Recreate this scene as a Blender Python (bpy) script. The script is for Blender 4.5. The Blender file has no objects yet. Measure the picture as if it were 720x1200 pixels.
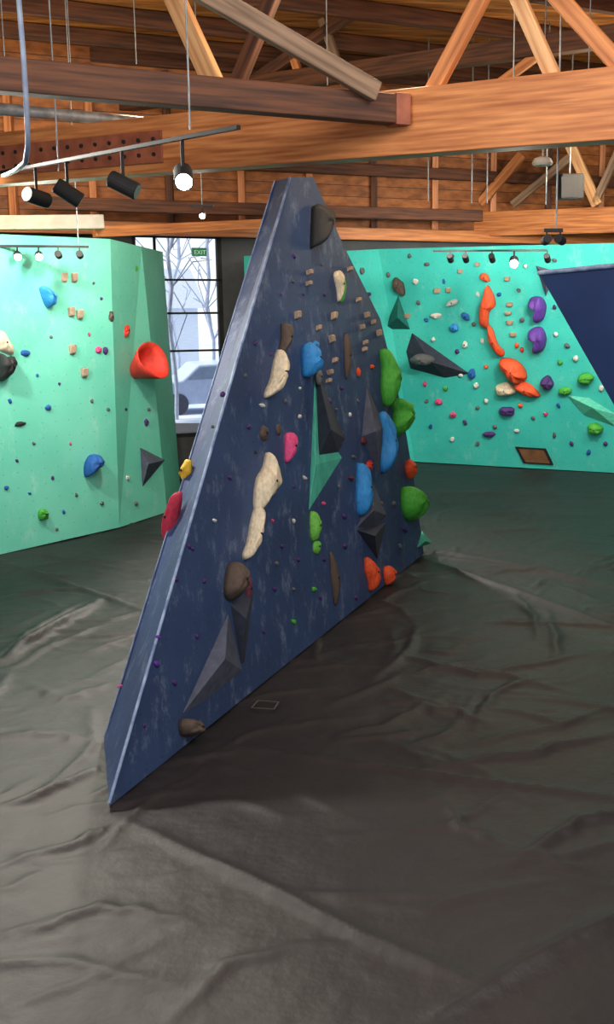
import bpy, math, random, bmesh
import numpy as np
from mathutils import Vector, Matrix, noise
random.seed(7)
scene=bpy.context.scene
scene.view_settings.view_transform='Standard'
COL=scene.collection
# ---------------------------------------------------------------- camera
F=1200.0; CX,CY=480.0,552.0; TH=math.radians(10); H=3.3
cam=bpy.data.cameras.new('camera'); co=bpy.data.objects.new('camera',cam); COL.objects.link(co)
co.location=(0,0,H); co.rotation_euler=(math.radians(90)-TH,0,0)
cam.lens=36.0; cam.sensor_width=36.0; cam.shift_x=-(CX-360)/1200; cam.shift_y=-(600-CY)/1200
cam.clip_end=200
scene.camera=co
O=Vector((0,0,H))
FW=Vector((0,math.cos(TH),-math.sin(TH))); UP=Vector((0,math.sin(TH),math.cos(TH))); RT=Vector((1,0,0))
def ray(px,py): return RT*((px-CX)/F)+UP*((CY-py)/F)+FW
def hit(px,py,P0,N):
    d=ray(px,py); return O+d*((P0-O).dot(N)/d.dot(N))
def fl(px,py): return hit(px,py,Vector((0,0,0)),Vector((0,0,1)))
def dep(px,py,y): return hit(px,py,Vector((0,y,0)),Vector((0,1,0)))
# ---------------------------------------------------------------- materials
def lin(c):
    r=[]
    for v in c:
        v=v/255.0
        r.append(v/12.92 if v<=0.04045 else ((v+0.055)/1.055)**2.4)
    return (r[0],r[1],r[2],1)
def mat(name,c1,c2=None,scale=6,stretch=(1,1,1),rough=0.6,bump=0.0,bscale=None,metal=0,detail=6,coord='Object',lo=0.35,hi=0.65,bdist=0.02):
    m=bpy.data.materials.new(name); m.use_nodes=True; nt=m.node_tree; n=nt.nodes; l=nt.links
    b=n['Principled BSDF']; b.inputs['Roughness'].default_value=rough; b.inputs['Metallic'].default_value=metal
    tc=n.new('ShaderNodeTexCoord'); mp=n.new('ShaderNodeMapping'); mp.inputs['Scale'].default_value=stretch
    l.new(tc.outputs[coord],mp.inputs[0])
    t=n.new('ShaderNodeTexNoise'); t.inputs['Scale'].default_value=scale; t.inputs['Detail'].default_value=detail
    l.new(mp.outputs[0],t.inputs['Vector'])
    r=n.new('ShaderNodeValToRGB'); r.color_ramp.elements[0].position=lo; r.color_ramp.elements[1].position=hi
    r.color_ramp.elements[0].color=lin(c1); r.color_ramp.elements[1].color=lin(c2 or c1)
    l.new(t.outputs['Fac'],r.inputs[0]); l.new(r.outputs[0],b.inputs['Base Color'])
    if bump:
        t2=n.new('ShaderNodeTexNoise'); t2.inputs['Scale'].default_value=bscale or scale*3; t2.inputs['Detail'].default_value=6
        l.new(mp.outputs[0],t2.inputs['Vector'])
        bp=n.new('ShaderNodeBump'); bp.inputs['Strength'].default_value=bump; bp.inputs['Distance'].default_value=bdist
        l.new(t2.outputs['Fac'],bp.inputs['Height']); l.new(bp.outputs[0],b.inputs['Normal'])
    m['ramp']=r.name
    return m
def emis(name,c,s):
    m=bpy.data.materials.new(name); m.use_nodes=True; b=m.node_tree.nodes['Principled BSDF']
    b.inputs['Base Color'].default_value=lin(c); b.inputs['Emission Color'].default_value=lin(c); b.inputs['Emission Strength'].default_value=s
    return m
def wallmat(name,c1,c2,chalk,chalk_amt,dots,rough=0.65,clo=.54,cs=2.6):
    """painted plywood with chalk smudges and a bolt-hole grid (UV in metres)"""
    m=mat(name,c1,c2,scale=1.2,rough=rough,bump=0.15,bscale=60)
    nt=m.node_tree; n=nt.nodes; l=nt.links; b=n['Principled BSDF']
    base=n[m['ramp']].outputs[0]
    tc=n.new('ShaderNodeTexCoord')
    t=n.new('ShaderNodeTexNoise'); t.inputs['Scale'].default_value=cs; t.inputs['Detail'].default_value=12; t.inputs['Roughness'].default_value=0.8
    mp=n.new('ShaderNodeMapping'); mp.inputs['Scale'].default_value=(1.5,0.7,1); l.new(tc.outputs['UV'],mp.inputs[0]); l.new(mp.outputs[0],t.inputs['Vector'])
    r=n.new('ShaderNodeValToRGB'); r.color_ramp.elements[0].position=clo; r.color_ramp.elements[1].position=0.75
    r.color_ramp.elements[0].color=(0,0,0,1); r.color_ramp.elements[1].color=(chalk_amt,)*3+(1,)
    l.new(t.outputs['Fac'],r.inputs[0])
    mx=n.new('ShaderNodeMixRGB'); mx.inputs[2].default_value=lin(chalk); l.new(r.outputs[0],mx.inputs[0]); l.new(base,mx.inputs[1])
    sc=n.new('ShaderNodeVectorMath'); sc.operation='SCALE'; sc.inputs['Scale'].default_value=5.0; l.new(tc.outputs['UV'],sc.inputs[0])
    fr=n.new('ShaderNodeVectorMath'); fr.operation='FRACTION'; l.new(sc.outputs[0],fr.inputs[0])
    di=n.new('ShaderNodeVectorMath'); di.operation='DISTANCE'; di.inputs[1].default_value=(0.5,0.5,0); l.new(fr.outputs[0],di.inputs[0])
    lt=n.new('ShaderNodeMath'); lt.operation='LESS_THAN'; lt.inputs[1].default_value=0.05; l.new(di.outputs['Value'],lt.inputs[0])
    ml=n.new('ShaderNodeMath'); ml.operation='MULTIPLY'; ml.inputs[1].default_value=0.5; l.new(lt.outputs[0],ml.inputs[0])
    m2=n.new('ShaderNodeMixRGB'); m2.inputs[2].default_value=lin(dots); l.new(ml.outputs[0],m2.inputs[0]); l.new(mx.outputs[0],m2.inputs[1])
    l.new(m2.outputs[0],b.inputs['Base Color'])
    return m
def plankmat(name,c1,c2,w,rot,seam=(60,34,20)):
    m=mat(name,c1,c2,scale=2.0,stretch=(1,1,1),rough=0.65,lo=0.3,hi=0.7)
    nt=m.node_tree; n=nt.nodes; l=nt.links; b=n['Principled BSDF']
    mp=[x for x in n if x.type=='MAPPING'][0]; mp.inputs['Rotation'].default_value=rot; mp.inputs['Scale'].default_value=(0.6,5,5)
    base=n[m['ramp']].outputs[0]
    tc=[x for x in n if x.type=='TEX_COORD'][0]
    m3=n.new('ShaderNodeMapping'); m3.inputs['Rotation'].default_value=rot; l.new(tc.outputs['Object'],m3.inputs[0])
    sx=n.new('ShaderNodeSeparateXYZ'); l.new(m3.outputs[0],sx.inputs[0])
    a=n.new('ShaderNodeMath'); a.operation='DIVIDE'; a.inputs[1].default_value=w; l.new(sx.outputs['Y'],a.inputs[0])
    fl_=n.new('ShaderNodeMath'); fl_.operation='FLOOR'; l.new(a.outputs[0],fl_.inputs[0])
    wn=n.new('ShaderNodeTexWhiteNoise'); wn.noise_dimensions='1D'; l.new(fl_.outputs[0],wn.inputs['W'])
    hs=n.new('ShaderNodeHueSaturation'); mr=n.new('ShaderNodeMapRange'); mr.inputs[3].default_value=0.65; mr.inputs[4].default_value=1.3
    l.new(wn.outputs['Value'],mr.inputs[0]); l.new(mr.outputs[0],hs.inputs['Value']); l.new(base,hs.inputs['Color'])
    fr=n.new('ShaderNodeMath'); fr.operation='FRACT'; l.new(a.outputs[0],fr.inputs[0])
    lt=n.new('ShaderNodeMath'); lt.operation='LESS_THAN'; lt.inputs[1].default_value=0.06; l.new(fr.outputs[0],lt.inputs[0])
    mx=n.new('ShaderNodeMixRGB'); mx.inputs[2].default_value=lin(seam); l.new(lt.outputs[0],mx.inputs[0]); l.new(hs.outputs[0],mx.inputs[1])
    l.new(mx.outputs[0],b.inputs['Base Color'])
    return m
M_NAVY=wallmat('navy_panel_paint',(40,58,94),(50,72,112),(172,186,208),0.5,(22,32,52),clo=.53,cs=3.4)
M_TEAL=wallmat('teal_panel_paint',(46,176,166),(60,190,176),(190,225,220),0.35,(30,110,105))
M_MINT=wallmat('mint_panel_paint',(100,200,176),(116,210,186),(215,236,228),0.35,(70,150,132))
M_EDGE=mat('worn_edge_paint',(80,100,138),(140,156,186),scale=9,rough=.6)
M_WOOD=mat('fir_timber',(164,92,48),(224,148,88),scale=3,stretch=(0.5,9,9),rough=.5,bump=.1,lo=.3,hi=.7)
M_WOODL=mat('pale_fir_timber',(196,136,88),(234,184,130),scale=3,stretch=(0.5,9,9),rough=.55,bump=.1)
M_WOODD=mat('dark_stained_timber',(58,31,18),(104,60,34),scale=3,stretch=(0.5,9,9),rough=.7,bump=.1)
M_WOODG=mat('weathered_timber',(104,80,62),(150,122,98),scale=3,stretch=(0.5,9,9),rough=.7,bump=.1)
M_CEIL=plankmat('ceiling_planks',(120,68,28),(196,126,58),0.16,(0,0,math.radians(-14)))
M_WPL=plankmat('wall_boards',(118,66,30),(176,108,54),0.2,(math.radians(90),0,0))
M_CHAR=mat('charcoal_wall_paint',(66,69,72),(76,79,82),scale=3,rough=.8)
M_BLK=mat('black_metal',(14,14,15),(20,20,22),scale=8,rough=.75)
M_STEEL=mat('galvanised_steel',(110,114,118),(150,154,158),scale=10,rough=.55,metal=.4)
M_WHT=mat('white_paint',(180,172,162),(196,188,180),scale=5,rough=.5)
M_PLATE=mat('red_oxide_plate',(130,68,48),(164,92,64),scale=6,rough=.6)
M_GREY=mat('grey_volume_paint',(66,70,86),(80,84,102),scale=12,rough=.85,bump=.3,bscale=150)
M_DARKV=mat('dark_volume_paint',(36,40,56),(46,50,68),scale=12,rough=.85,bump=.3,bscale=150)
M_DGREEN=mat('bottle_green_volume_paint',(10,92,84),(16,106,96),scale=12,rough=.85,bump=.3,bscale=150)
M_GLOW=emis('lit_lamp_lens',(255,246,225),100)
M_LENS=mat('unlit_lamp_lens',(90,88,82),(110,108,100),rough=.2)
M_GREENS=emis('exit_sign_green',(30,120,74),0.25)
M_WTXT=emis('exit_sign_letters',(180,226,195),.3)
HC={}
for k,c in dict(green=(70,170,52),lime=(110,190,70),blue=(42,140,214),royal=(24,90,170),cream=(230,212,182),brown=(84,68,58),tan=(172,148,126),
    red=(222,58,42),orange=(236,84,38),pink=(222,70,130),rose=(206,52,78),purple=(92,52,150),yellow=(236,190,50),grey=(96,96,98),black=(34,34,36),
    white=(222,220,212),maroon=(96,36,56),violet=(70,40,110),mint=(84,196,168)).items():
    HC[k]=mat(k+'_resin',c,tuple(int(v*0.86) for v in c),scale=9,rough=.58,bump=.35,bscale=120,coord='Generated')
# ---------------------------------------------------------------- mesh helpers
def mk(name,verts,faces,m,origin=None,smooth=False,mats=None,fm=None):
    o=Vector(origin) if origin is not None else Vector((0,0,0))
    me=bpy.data.meshes.new(name); me.from_pydata([tuple(Vector(v)-o) for v in verts],[],faces); me.update()
    for mm in (mats or [m]): me.materials.append(mm)
    if fm:
        for p,i in zip(me.polygons,fm): p.material_index=i
    if smooth: me.polygons.foreach_set('use_smooth',[True]*len(me.polygons))
    uv=me.uv_layers.new(name='UVMap')
    for p in me.polygons:
        nn=p.normal
        u=Vector((0,0,1)).cross(nn)
        u=u.normalized() if u.length>1e-4 else Vector((1,0,0))
        v=nn.cross(u)
        for li in p.loop_indices:
            c=me.vertices[me.loops[li].vertex_index].co+o
            uv.data[li].uv=(c.dot(u),c.dot(v))
    ob=bpy.data.objects.new(name,me); ob.location=o; COL.objects.link(ob); return ob
def tag(ob,label,cat,group=None):
    ob['label']=label; ob['category']=cat
    if group: ob['group']=group
    return ob
def struct(ob): ob['kind']='structure'; return ob
def child(c,p):
    c.parent=p; c.matrix_parent_inverse=Matrix.Translation(p.location).inverted(); return c
def bevel(ob,w=0.01,s=2):
    b=ob.modifiers.new('bevel','BEVEL'); b.width=w; b.segments=s; b.limit_method='ANGLE'; return ob
def frame_of(p0,p1):
    x=(p1-p0).normalized(); y=Vector((0,0,1)).cross(x)
    if y.length<1e-3: y=Vector((0,1,0))
    y.normalize(); z=x.cross(y)
    M=Matrix((x,y,z)).transposed().to_4x4(); M.translation=(p0+p1)/2; return M
def beam(name,p0,p1,w,h,m,bev=0.012):
    L=(p1-p0).length/2; w/=2; h/=2
    v=[(sx*L,sy*w,sz*h) for sx in(-1,1) for sy in(-1,1) for sz in(-1,1)]
    f=[(0,1,3,2),(4,6,7,5),(0,4,5,1),(2,3,7,6),(0,2,6,4),(1,5,7,3)]
    me=bpy.data.meshes.new(name); me.from_pydata(v,[],f); me.materials.append(m)
    ob=bpy.data.objects.new(name,me); ob.matrix_world=frame_of(p0,p1); COL.objects.link(ob)
    bevel(ob,bev); return ob
def rod(name,pts,r,m):
    c=bpy.data.curves.new(name,'CURVE'); c.dimensions='3D'; c.bevel_depth=r; c.bevel_resolution=2; c.use_fill_caps=True
    s=c.splines.new('POLY'); s.points.add(len(pts)-1)
    o=pts[0]
    for i,p in enumerate(pts): s.points[i].co=(*(p-o),1)
    t=bpy.data.objects.new('tmp',c); COL.objects.link(t)
    dg=bpy.context.evaluated_depsgraph_get(); me=bpy.data.meshes.new_from_object(t.evaluated_get(dg)); bpy.data.objects.remove(t)
    me.materials.clear(); me.materials.append(m); me.polygons.foreach_set('use_smooth',[True]*len(me.polygons))
    ob=bpy.data.objects.new(name,me); ob.location=o; COL.objects.link(ob); return ob
def cyl_mesh(rs,zs,n,m,name):
    v=[];f=[]
    for r,z in zip(rs,zs):
        for i in range(n):
            a=2*math.pi*i/n; v.append((r*math.cos(a),r*math.sin(a),z))
    for k in range(len(rs)-1):
        for i in range(n): f.append((k*n+i,k*n+(i+1)%n,(k+1)*n+(i+1)%n,(k+1)*n+i))
    f.append(tuple(reversed(range(n)))); f.append(tuple(range((len(rs)-1)*n,len(rs)*n)))
    me=bpy.data.meshes.new(name); me.from_pydata(v,[],f); me.materials.append(m); return me
def fixn(ob):
    bm=bmesh.new(); bm.from_mesh(ob.data); bmesh.ops.recalc_face_normals(bm,faces=bm.faces); bm.to_mesh(ob.data); bm.free()
# ---------------------------------------------------------------- surfaces
class S:
    def __init__(s,P0,N,desc):
        s.P=Vector(P0); s.N=Vector(N).normalized()
        if s.N.dot(O-s.P)<0: s.N=-s.N
        s.U=Vector((0,0,1)).cross(s.N).normalized(); s.V=s.N.cross(s.U); s.desc=desc
    def at(s,px,py,off=0): return hit(px,py,s.P+s.N*off,s.N)
def plane3(a,b,c,desc): return S(a,(b-a).cross(c-a),desc)
# ---------------------------------------------------------------- floor with wrinkled mat cover
xs=np.concatenate([np.arange(-14,-7.5,.3),np.arange(-7.5,5,.03),np.arange(5,10.1,.3)])
ys=np.concatenate([np.arange(-3,3,.3),np.arange(3,14,.03),np.arange(14,26,.12)])
X,Y=np.meshgrid(xs,ys); Z=np.zeros_like(X)
def ridge(pts,amp,w):
    global Z
    px=[p[0] for p in pts]; py=[p[1] for p in pts]; m_=w*3
    i0,i1=np.searchsorted(xs,[min(px)-m_,max(px)+m_]); j0,j1=np.searchsorted(ys,[min(py)-m_,max(py)+m_])
    Xs=X[j0:j1,i0:i1]; Ys=Y[j0:j1,i0:i1]; n=len(pts)-1
    best=np.zeros_like(Xs)
    for k,(a,b) in enumerate(zip(pts[:-1],pts[1:])):
        d=np.array([b[0]-a[0],b[1]-a[1]]); L2=(d**2).sum()+1e-9
        t=np.clip(((Xs-a[0])*d[0]+(Ys-a[1])*d[1])/L2,0,1)
        D=np.hypot(Xs-a[0]-t*d[0],Ys-a[1]-t*d[1])
        g=(k+t)/n
        best=np.maximum(best,amp*np.exp(-(D/w)**1.3)*np.sin(np.pi*np.clip(g,0.05,.95))**.6)
    Z[j0:j1,i0:i1]=np.maximum(Z[j0:j1,i0:i1],best)+.3*np.minimum(Z[j0:j1,i0:i1],best)
def wob(pts,k=6,a=.05):
    out=[]
    for p,q in zip(pts[:-1],pts[1:]):
        for i in range(k): out.append((p[0]+(q[0]-p[0])*i/k+random.uniform(-a,a),p[1]+(q[1]-p[1])*i/k+random.uniform(-a,a)))
    out.append(pts[-1]); return out
for pl,amp,w in [([(0,775),(50,745),(115,703)],.10,.06),([(0,768),(40,738),(95,706)],.05,.05),([(0,700),(60,690),(150,692)],.045,.05),
    ([(640,715),(655,745),(650,775)],.04,.05),([(600,690),(625,720),(630,748)],.04,.05),
    ([(0,945),(60,925),(110,900)],.05,.045),([(0,860),(60,860),(115,870)],.04,.045),([(600,1010),(680,960),(720,950)],.045,.04),
    ([(440,760),(560,790),(720,760)],.035,.045),([(0,1010),(90,985),(140,960)],.04,.04),([(500,900),(620,880),(720,860)],.045,.04),
    ([(200,1200),(260,1130),(420,1100)],.03,.04),([(10,1100),(120,1060),(220,1080)],.035,.04),([(520,930),(545,970),(600,990)],.04,.04),
    ([(30,800),(80,820),(130,800)],.04,.05),([(560,850),(575,815),(620,790)],.035,.04),([(390,860),(450,850),(520,815)],.03,.04),([(600,830),(660,850),(720,825)],.035,.04)]:
    ridge(wob([tuple(fl(*p)[:2]) for p in pl],a=.03),amp,w)
# straight seams between mat panels
for pl,amp,w in [([(0,657),(175,718)],.05,.05),([(500,655),(740,742)],.055,.055),([(495,641),(740,690)],.045,.06),([(190,862),(575,914),(740,935)],.035,.032),([(140,955),(430,1098),(560,1150)],.045,.04),
    ([(500,600),(740,603)],.045,.06),([(490,575),(740,582)],.045,.07),([(0,745),(120,735)],.035,.04),([(480,1205),(740,1062)],.055,.055)]:
    ridge(wob([tuple(fl(*p)[:2]) for p in pl],k=4,a=.012),amp,w)
for i in range(520):
    x0=random.uniform(-6.8,4.8); y0=random.uniform(3.2,16); a=random.choice([.35,.5,-.45,-.3,1.2])+random.gauss(0,.3); L=random.uniform(.3,1.8); k=random.uniform(-.6,.6)
    pts=[(x0,y0),(x0+L/2*math.cos(a),y0+L/2*math.sin(a)),(x0+L/2*math.cos(a)+L/2*math.cos(a+k),y0+L/2*math.sin(a)+L/2*math.sin(a+k))]
    ridge(wob(pts,3,.03),random.uniform(.009,.036)*min(1,y0/7),random.uniform(.026,.045))
Z+=0.010*np.sin(X*1.3+np.sin(Y*.8)*2)*np.sin(Y*1.1+X*.4)-0.010
Z+=0.005*np.sin(X*3.1+np.sin(Y*1.7)*2.4)*np.sin(Y*2.3+np.sin(X*1.9)*1.5)-.005
nx,ny=len(xs),len(ys)
co_=np.stack([X,Y,Z],-1).reshape(-1,3).astype(np.float32)
idx=np.arange(nx*ny).reshape(ny,nx); q=np.stack([idx[:-1,:-1],idx[:-1,1:],idx[1:,1:],idx[1:,:-1]],-1).reshape(-1,4)
me=bpy.data.meshes.new('floor'); me.vertices.add(len(co_)); me.vertices.foreach_set('co',co_.ravel())
me.loops.add(q.size); me.loops.foreach_set('vertex_index',q.ravel().astype(np.int32)); me.polygons.add(len(q))
me.polygons.foreach_set('loop_start',np.arange(0,q.size,4,dtype=np.int32)); me.polygons.foreach_set('loop_total',np.full(len(q),4,dtype=np.int32))
me.update(calc_edges=True); me.polygons.foreach_set('use_smooth',[True]*len(q))
M_FLOOR=mat('black_mat_fabric',(25,22,25),(40,35,36),scale=.6,rough=.56,bump=.8,bscale=3.5,lo=.3,hi=.75,bdist=.03)
M_FLOOR.node_tree.nodes['Principled BSDF'].inputs['Specular IOR Level'].default_value=.45
me.materials.append(M_FLOOR); floor=bpy.data.objects.new('floor',me); COL.objects.link(floor); struct(floor)
pt=[fl(*p)+Vector((0,0,.012)) for p in((294,831),(302,822),(328,824),(322,833))]
c=sum(pt,Vector())/4; pin=[c+(p-c)*.86 for p in pt]
tag(mk('floor_patch',pt+pin,[(i,(i+1)%4,(i+1)%4+4,i+4) for i in range(4)],mat('faded_stitching',(76,70,66),rough=.8),origin=c),'small faded square stitched outline on the black mats','patch')
# ---------------------------------------------------------------- back building wall with window
Pw=Vector((-4.1,18.0,0)); Dw=Vector((1,.45,0)).normalized(); Nw=Vector((Dw.y,-Dw.x,0))
WS=S(Pw,Nw,'charcoal wall')
def ws(px,py):
    p=WS.at(px,py); return (p-Pw).dot(Dw),p.z
s0=ws(160,400)[0]; s1=ws(263,400)[0]; z0=ws(225,512)[1]; z1=4.25; CZ=7.2
def wp(s,z,off=0): return Pw+Dw*s+Vector((0,0,z))-WS.N*off
def slab(rects,name,m,t,mats=None,idxs=None):
    v=[];f=[];fm=[]
    for k,(a,b,c,d) in enumerate(rects):
        n0=len(v)
        for off in (0,t):
            v+= [wp(a,c,off),wp(b,c,off),wp(b,d,off),wp(a,d,off)]
        f+=[tuple(n0+i for i in q_) for q_ in((0,1,2,3),(7,6,5,4),(0,4,5,1),(1,5,6,2),(2,6,7,3),(3,7,4,0))]
        fm+=[idxs[k] if idxs else 0]*6
    return mk(name,v,f,m,mats=mats,fm=fm)
struct(slab([(-9.5,s0,0,4.25),(s1,14.5,0,4.25),(s0,s1,0,z0),(-9.5,14.5,4.25,CZ)],'wall_back',None,.25,mats=[M_CHAR,M_WPL],idxs=[0,0,0,1]))
struct(mk('ceiling',[(-14,-3,CZ),(10.5,-3,CZ),(10.5,26,CZ),(-14,26,CZ),(-14,-3,CZ+.2),(10.5,-3,CZ+.2),(10.5,26,CZ+.2),(-14,26,CZ+.2)],[(0,1,2,3),(7,6,5,4),(0,4,5,1),(1,5,6,2),(2,6,7,3),(3,7,4,0)],M_CEIL))
struct(mk('wall_left',[(-12.8,-3,0),(-12.8,15,0),(-12.8,15,CZ),(-12.8,-3,CZ),(-13,-3,0),(-13,15,0),(-13,15,CZ),(-13,-3,CZ)],[(0,1,2,3),(7,6,5,4),(0,4,5,1),(1,5,6,2),(2,6,7,3),(3,7,4,0)],M_CHAR))
struct(mk('wall_right',[(9,-3,0),(9,24,0),(9,24,CZ),(9,-3,CZ),(9.2,-3,0),(9.2,24,0),(9.2,24,CZ),(9.2,-3,CZ)],[(0,1,2,3),(7,6,5,4),(0,4,5,1),(1,5,6,2),(2,6,7,3),(3,7,4,0)],M_CHAR))
win=bpy.data.objects.new('window_1',None); win.location=wp((s0+s1)/2,z0); COL.objects.link(win); struct(win)
fr=slab([(s0,s0+.06,z0,z1),(s1-.08,s1,z0,z1),(s0,s1,z0,z0+.07),(s0,s1,z1-.06,z1)],'window_frame',M_BLK,.12); child(fr,win)
rr=[]
for py in (328,367,411): 
    z=ws(225,py)[1]; rr.append((s0,s1,z-.018,z+.018))
for px in (186,): 
    s=ws(px,400)[0]; rr.append((s-.022,s+.022,z0,z1))
mu=slab(rr,'muntin_bars',M_BLK,.04); child(mu,win)
gl=bpy.data.materials.new('window_glass'); gl.use_nodes=True; gb=gl.node_tree.nodes['Principled BSDF']; gb.inputs['Transmission Weight'].default_value=1; gb.inputs['Roughness'].default_value=0; gb.inputs['IOR'].default_value=1.01; gb.inputs['Base Color'].default_value=(1,1,1,1)
g=mk('glass_pane',[wp(s0,z0,.05),wp(s1,z0,.05),wp(s1,z1,.05),wp(s0,z1,.05)],[(0,1,2,3)],gl); child(g,win)
# outdoors : line of sight through the window drifts 0.2 m sideways per metre
sm=(s0+s1)/2+.35
M_SNOW=mat('pale_ground',(180,198,224),(230,236,246),scale=.5,rough=.8,lo=.4,hi=.6)
gr=mk('ground_outside',[wp(-25,-.3,.4),wp(30,-.3,.4),wp(30,-.3,60),wp(-25,-.3,60)],[(0,1,2,3)],M_SNOW); struct(gr)
M_SIDE=mat('pale_siding',(200,212,228),(216,224,236),scale=3,stretch=(1,1,20),rough=.8)
def outbox(s,w,h,off,d,m,name,zb=-.3):
    v=[wp(a,z,o_) for o_ in(off,off+d) for a,z in((s-w/2,zb),(s+w/2,zb),(s+w/2,h),(s-w/2,h))]
    return mk(name,v,[(0,1,2,3),(7,6,5,4),(0,4,5,1),(1,5,6,2),(2,6,7,3),(3,7,4,0)],m,origin=wp(s,zb,off))
bs=sm+.2*24-3.0
bd=outbox(bs,7,2.6,24,5,M_SIDE,'neighbouring_building'); fixn(bd)
v=[wp(bs-3.8,2.6,23.7),wp(bs+3.8,2.6,23.7),wp(bs+3.8,2.6,29.3),wp(bs-3.8,2.6,29.3),wp(bs-3.8,4.2,26.5),wp(bs+3.8,4.2,26.5)]
rf=mk('gable_roof',v,[(0,1,5,4),(3,4,5,2),(0,4,3),(1,2,5),(0,3,2,1)],mat('grey_shingles',(170,182,202),(188,198,214),scale=20)); child(rf,bd); fixn(rf)
M_GLZ=mat('dark_glazing',(130,150,178),(142,162,186))
for i in range(3): child(outbox(bs-2+i*2,1.0,2.0,23.94,.05,M_GLZ,'building_window',zb=.9),bd)
tag(bd,'pale sided single-storey building with grey gable roof','building')
M_BARK=mat('pale_bark',(160,172,194),(184,194,212),scale=10)
def tree(s,off,h,seed):
    rnd=random.Random(seed); base=wp(s,-.3,off)
    t=bpy.data.objects.new('bare_tree',None); t.location=base; COL.objects.link(t); tag(t,'leafless winter tree beside the car park','tree')
    pts=[base+Vector((rnd.uniform(-.08,.08)*i,0,h*i/6)) for i in range(7)]
    child(rod('trunk',pts,.06,M_BARK),t)
    for k in range(14):
        p=pts[rnd.randint(2,5)]; d=Vector((rnd.uniform(-.7,.7),rnd.uniform(-.3,.3),rnd.uniform(.3,1)))
        q1=p+d*.9; q2=q1+Vector((d.x*.7+rnd.uniform(-.3,.3),0,rnd.uniform(-.1,.9))); q3=q2+Vector((rnd.uniform(-.4,.4),0,rnd.uniform(0,.7)))
        child(rod('branch',[p,q1,q2,q3],.018,M_BARK),t)
for i,(ds,o_,h) in enumerate([(-.5,11,5.5),(.7,15,6),(-.4,20,7)]): tree(sm+.2*o_+ds,o_,h,i)
def car(s,off,col,lab):
    base=wp(s,-.3,off); prof=[(-2.1,.3),(-2.1,.8),(-1.9,.95),(-1.2,1.0),(-.7,1.45),(.8,1.5),(1.5,1.05),(2.1,.9),(2.15,.3)]
    v=[base+Dw*a+Vector((0,0,z))-WS.N*o_ for o_ in(0,1.7) for a,z in prof]; n=len(prof)
    f=[tuple(range(n)),tuple(reversed(range(n,2*n)))]+[(i,i+n,(i+1)%n+n,(i+1)%n) for i in range(n)]
    c=mk('car',v,f,col,origin=base); fixn(c); bevel(c,.06,3); tag(c,lab,'car')
    for a in(-1.35,1.35):
        for o_ in(-.02,1.5):
            w=bpy.data.objects.new('wheel',cyl_mesh([.32,.32],[0,.2],20,M_GREY,'wheel')); w.matrix_world=Matrix.Translation(base+Dw*a+Vector((0,0,.32))-WS.N*(o_))@(-WS.N).to_track_quat('Z','Y').to_matrix().to_4x4(); COL.objects.link(w); w.parent=c; w.matrix_parent_inverse=Matrix.Translation(base).inverted()
    wd=mk('side_window',[base+Dw*a+Vector((0,0,z))+WS.N*.01 for a,z in((-1.05,1.02),(1.3,1.05),(.75,1.4),(-.65,1.37))],[(0,1,2,3)],M_GLZ); child(wd,c)
car(sm+.2*12+.9,12,mat('pale_car_paint',(176,194,228),(188,204,234),rough=.3),'pale blue hatchback parked outside the window')
# ---------------------------------------------------------------- left mint wall
L0=fl(-150,684); L1=fl(140,618); L2=fl(196,600)
T0=dep(-150,268,L0.y); T1=dep(129,280,L1.y); T2=dep(166,290,L2.y-.1)
L3=L2+Vector((-.15,1.6,0)); T3=Vector((T2.x-.1,L3.y,T2.z)); L4=L0+Vector((-.6,1.6,0)); T4=Vector((L4.x,L4.y,T0.z))
lw=mk('climbing_wall',[L0,L1,L2,L3,L4,T0,T1,T2,T3,T4],[(0,1,6,5),(1,2,7),(1,7,6),(2,3,8,7),(3,4,9,8),(4,0,5,9),(5,6,7,8,9),(4,3,2,1,0)],M_MINT,origin=(L0+L1)/2)
tag(lw,'tall mint green angled plywood climbing wall','climbing wall')
SL=plane3(L0,L1,T1,'mint green climbing wall'); SL2=plane3(L1,L2,T2,'mint green climbing wall')
# ---------------------------------------------------------------- right teal wall
R0=fl(486,541); R1=fl(860,562); U0=dep(444,292,R0.y-1.1); U1=dep(860,281,R1.y-1.1)
K0=fl(292,568); V0=dep(286,300,K0.y-.5)
Rb=Vector((R1.x+.3,R1.y+1.6,0)); Ub=Vector((Rb.x,Rb.y,U1.z)); Kb=K0+Vector((-.05,.55,0)); Vb=Vector((V0.x-.02,Kb.y,V0.z))
R0b=R0+Vector((0,.35,0)); U0b=Vector((R0b.x,R0b.y,U0.z))
rw=mk('climbing_wall',[K0,R0,R1,V0,U0,U1,Kb,R0b,Rb,Vb,U0b,Ub],[(0,1,3),(1,4,3),(1,2,5,4),(0,3,9,6),(2,8,11,5),(3,4,10,9),(4,5,11,10),(6,9,10,7),(7,10,11,8),(0,6,7,1),(1,7,8,2)],M_TEAL,origin=(R0+R1)/2)
tag(rw,'wide turquoise overhanging plywood climbing wall','climbing wall')
SR=plane3(R0,R1,U0,'turquoise climbing wall'); SR2=plane3(R0,U0,V0,'turquoise climbing wall')
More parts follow.
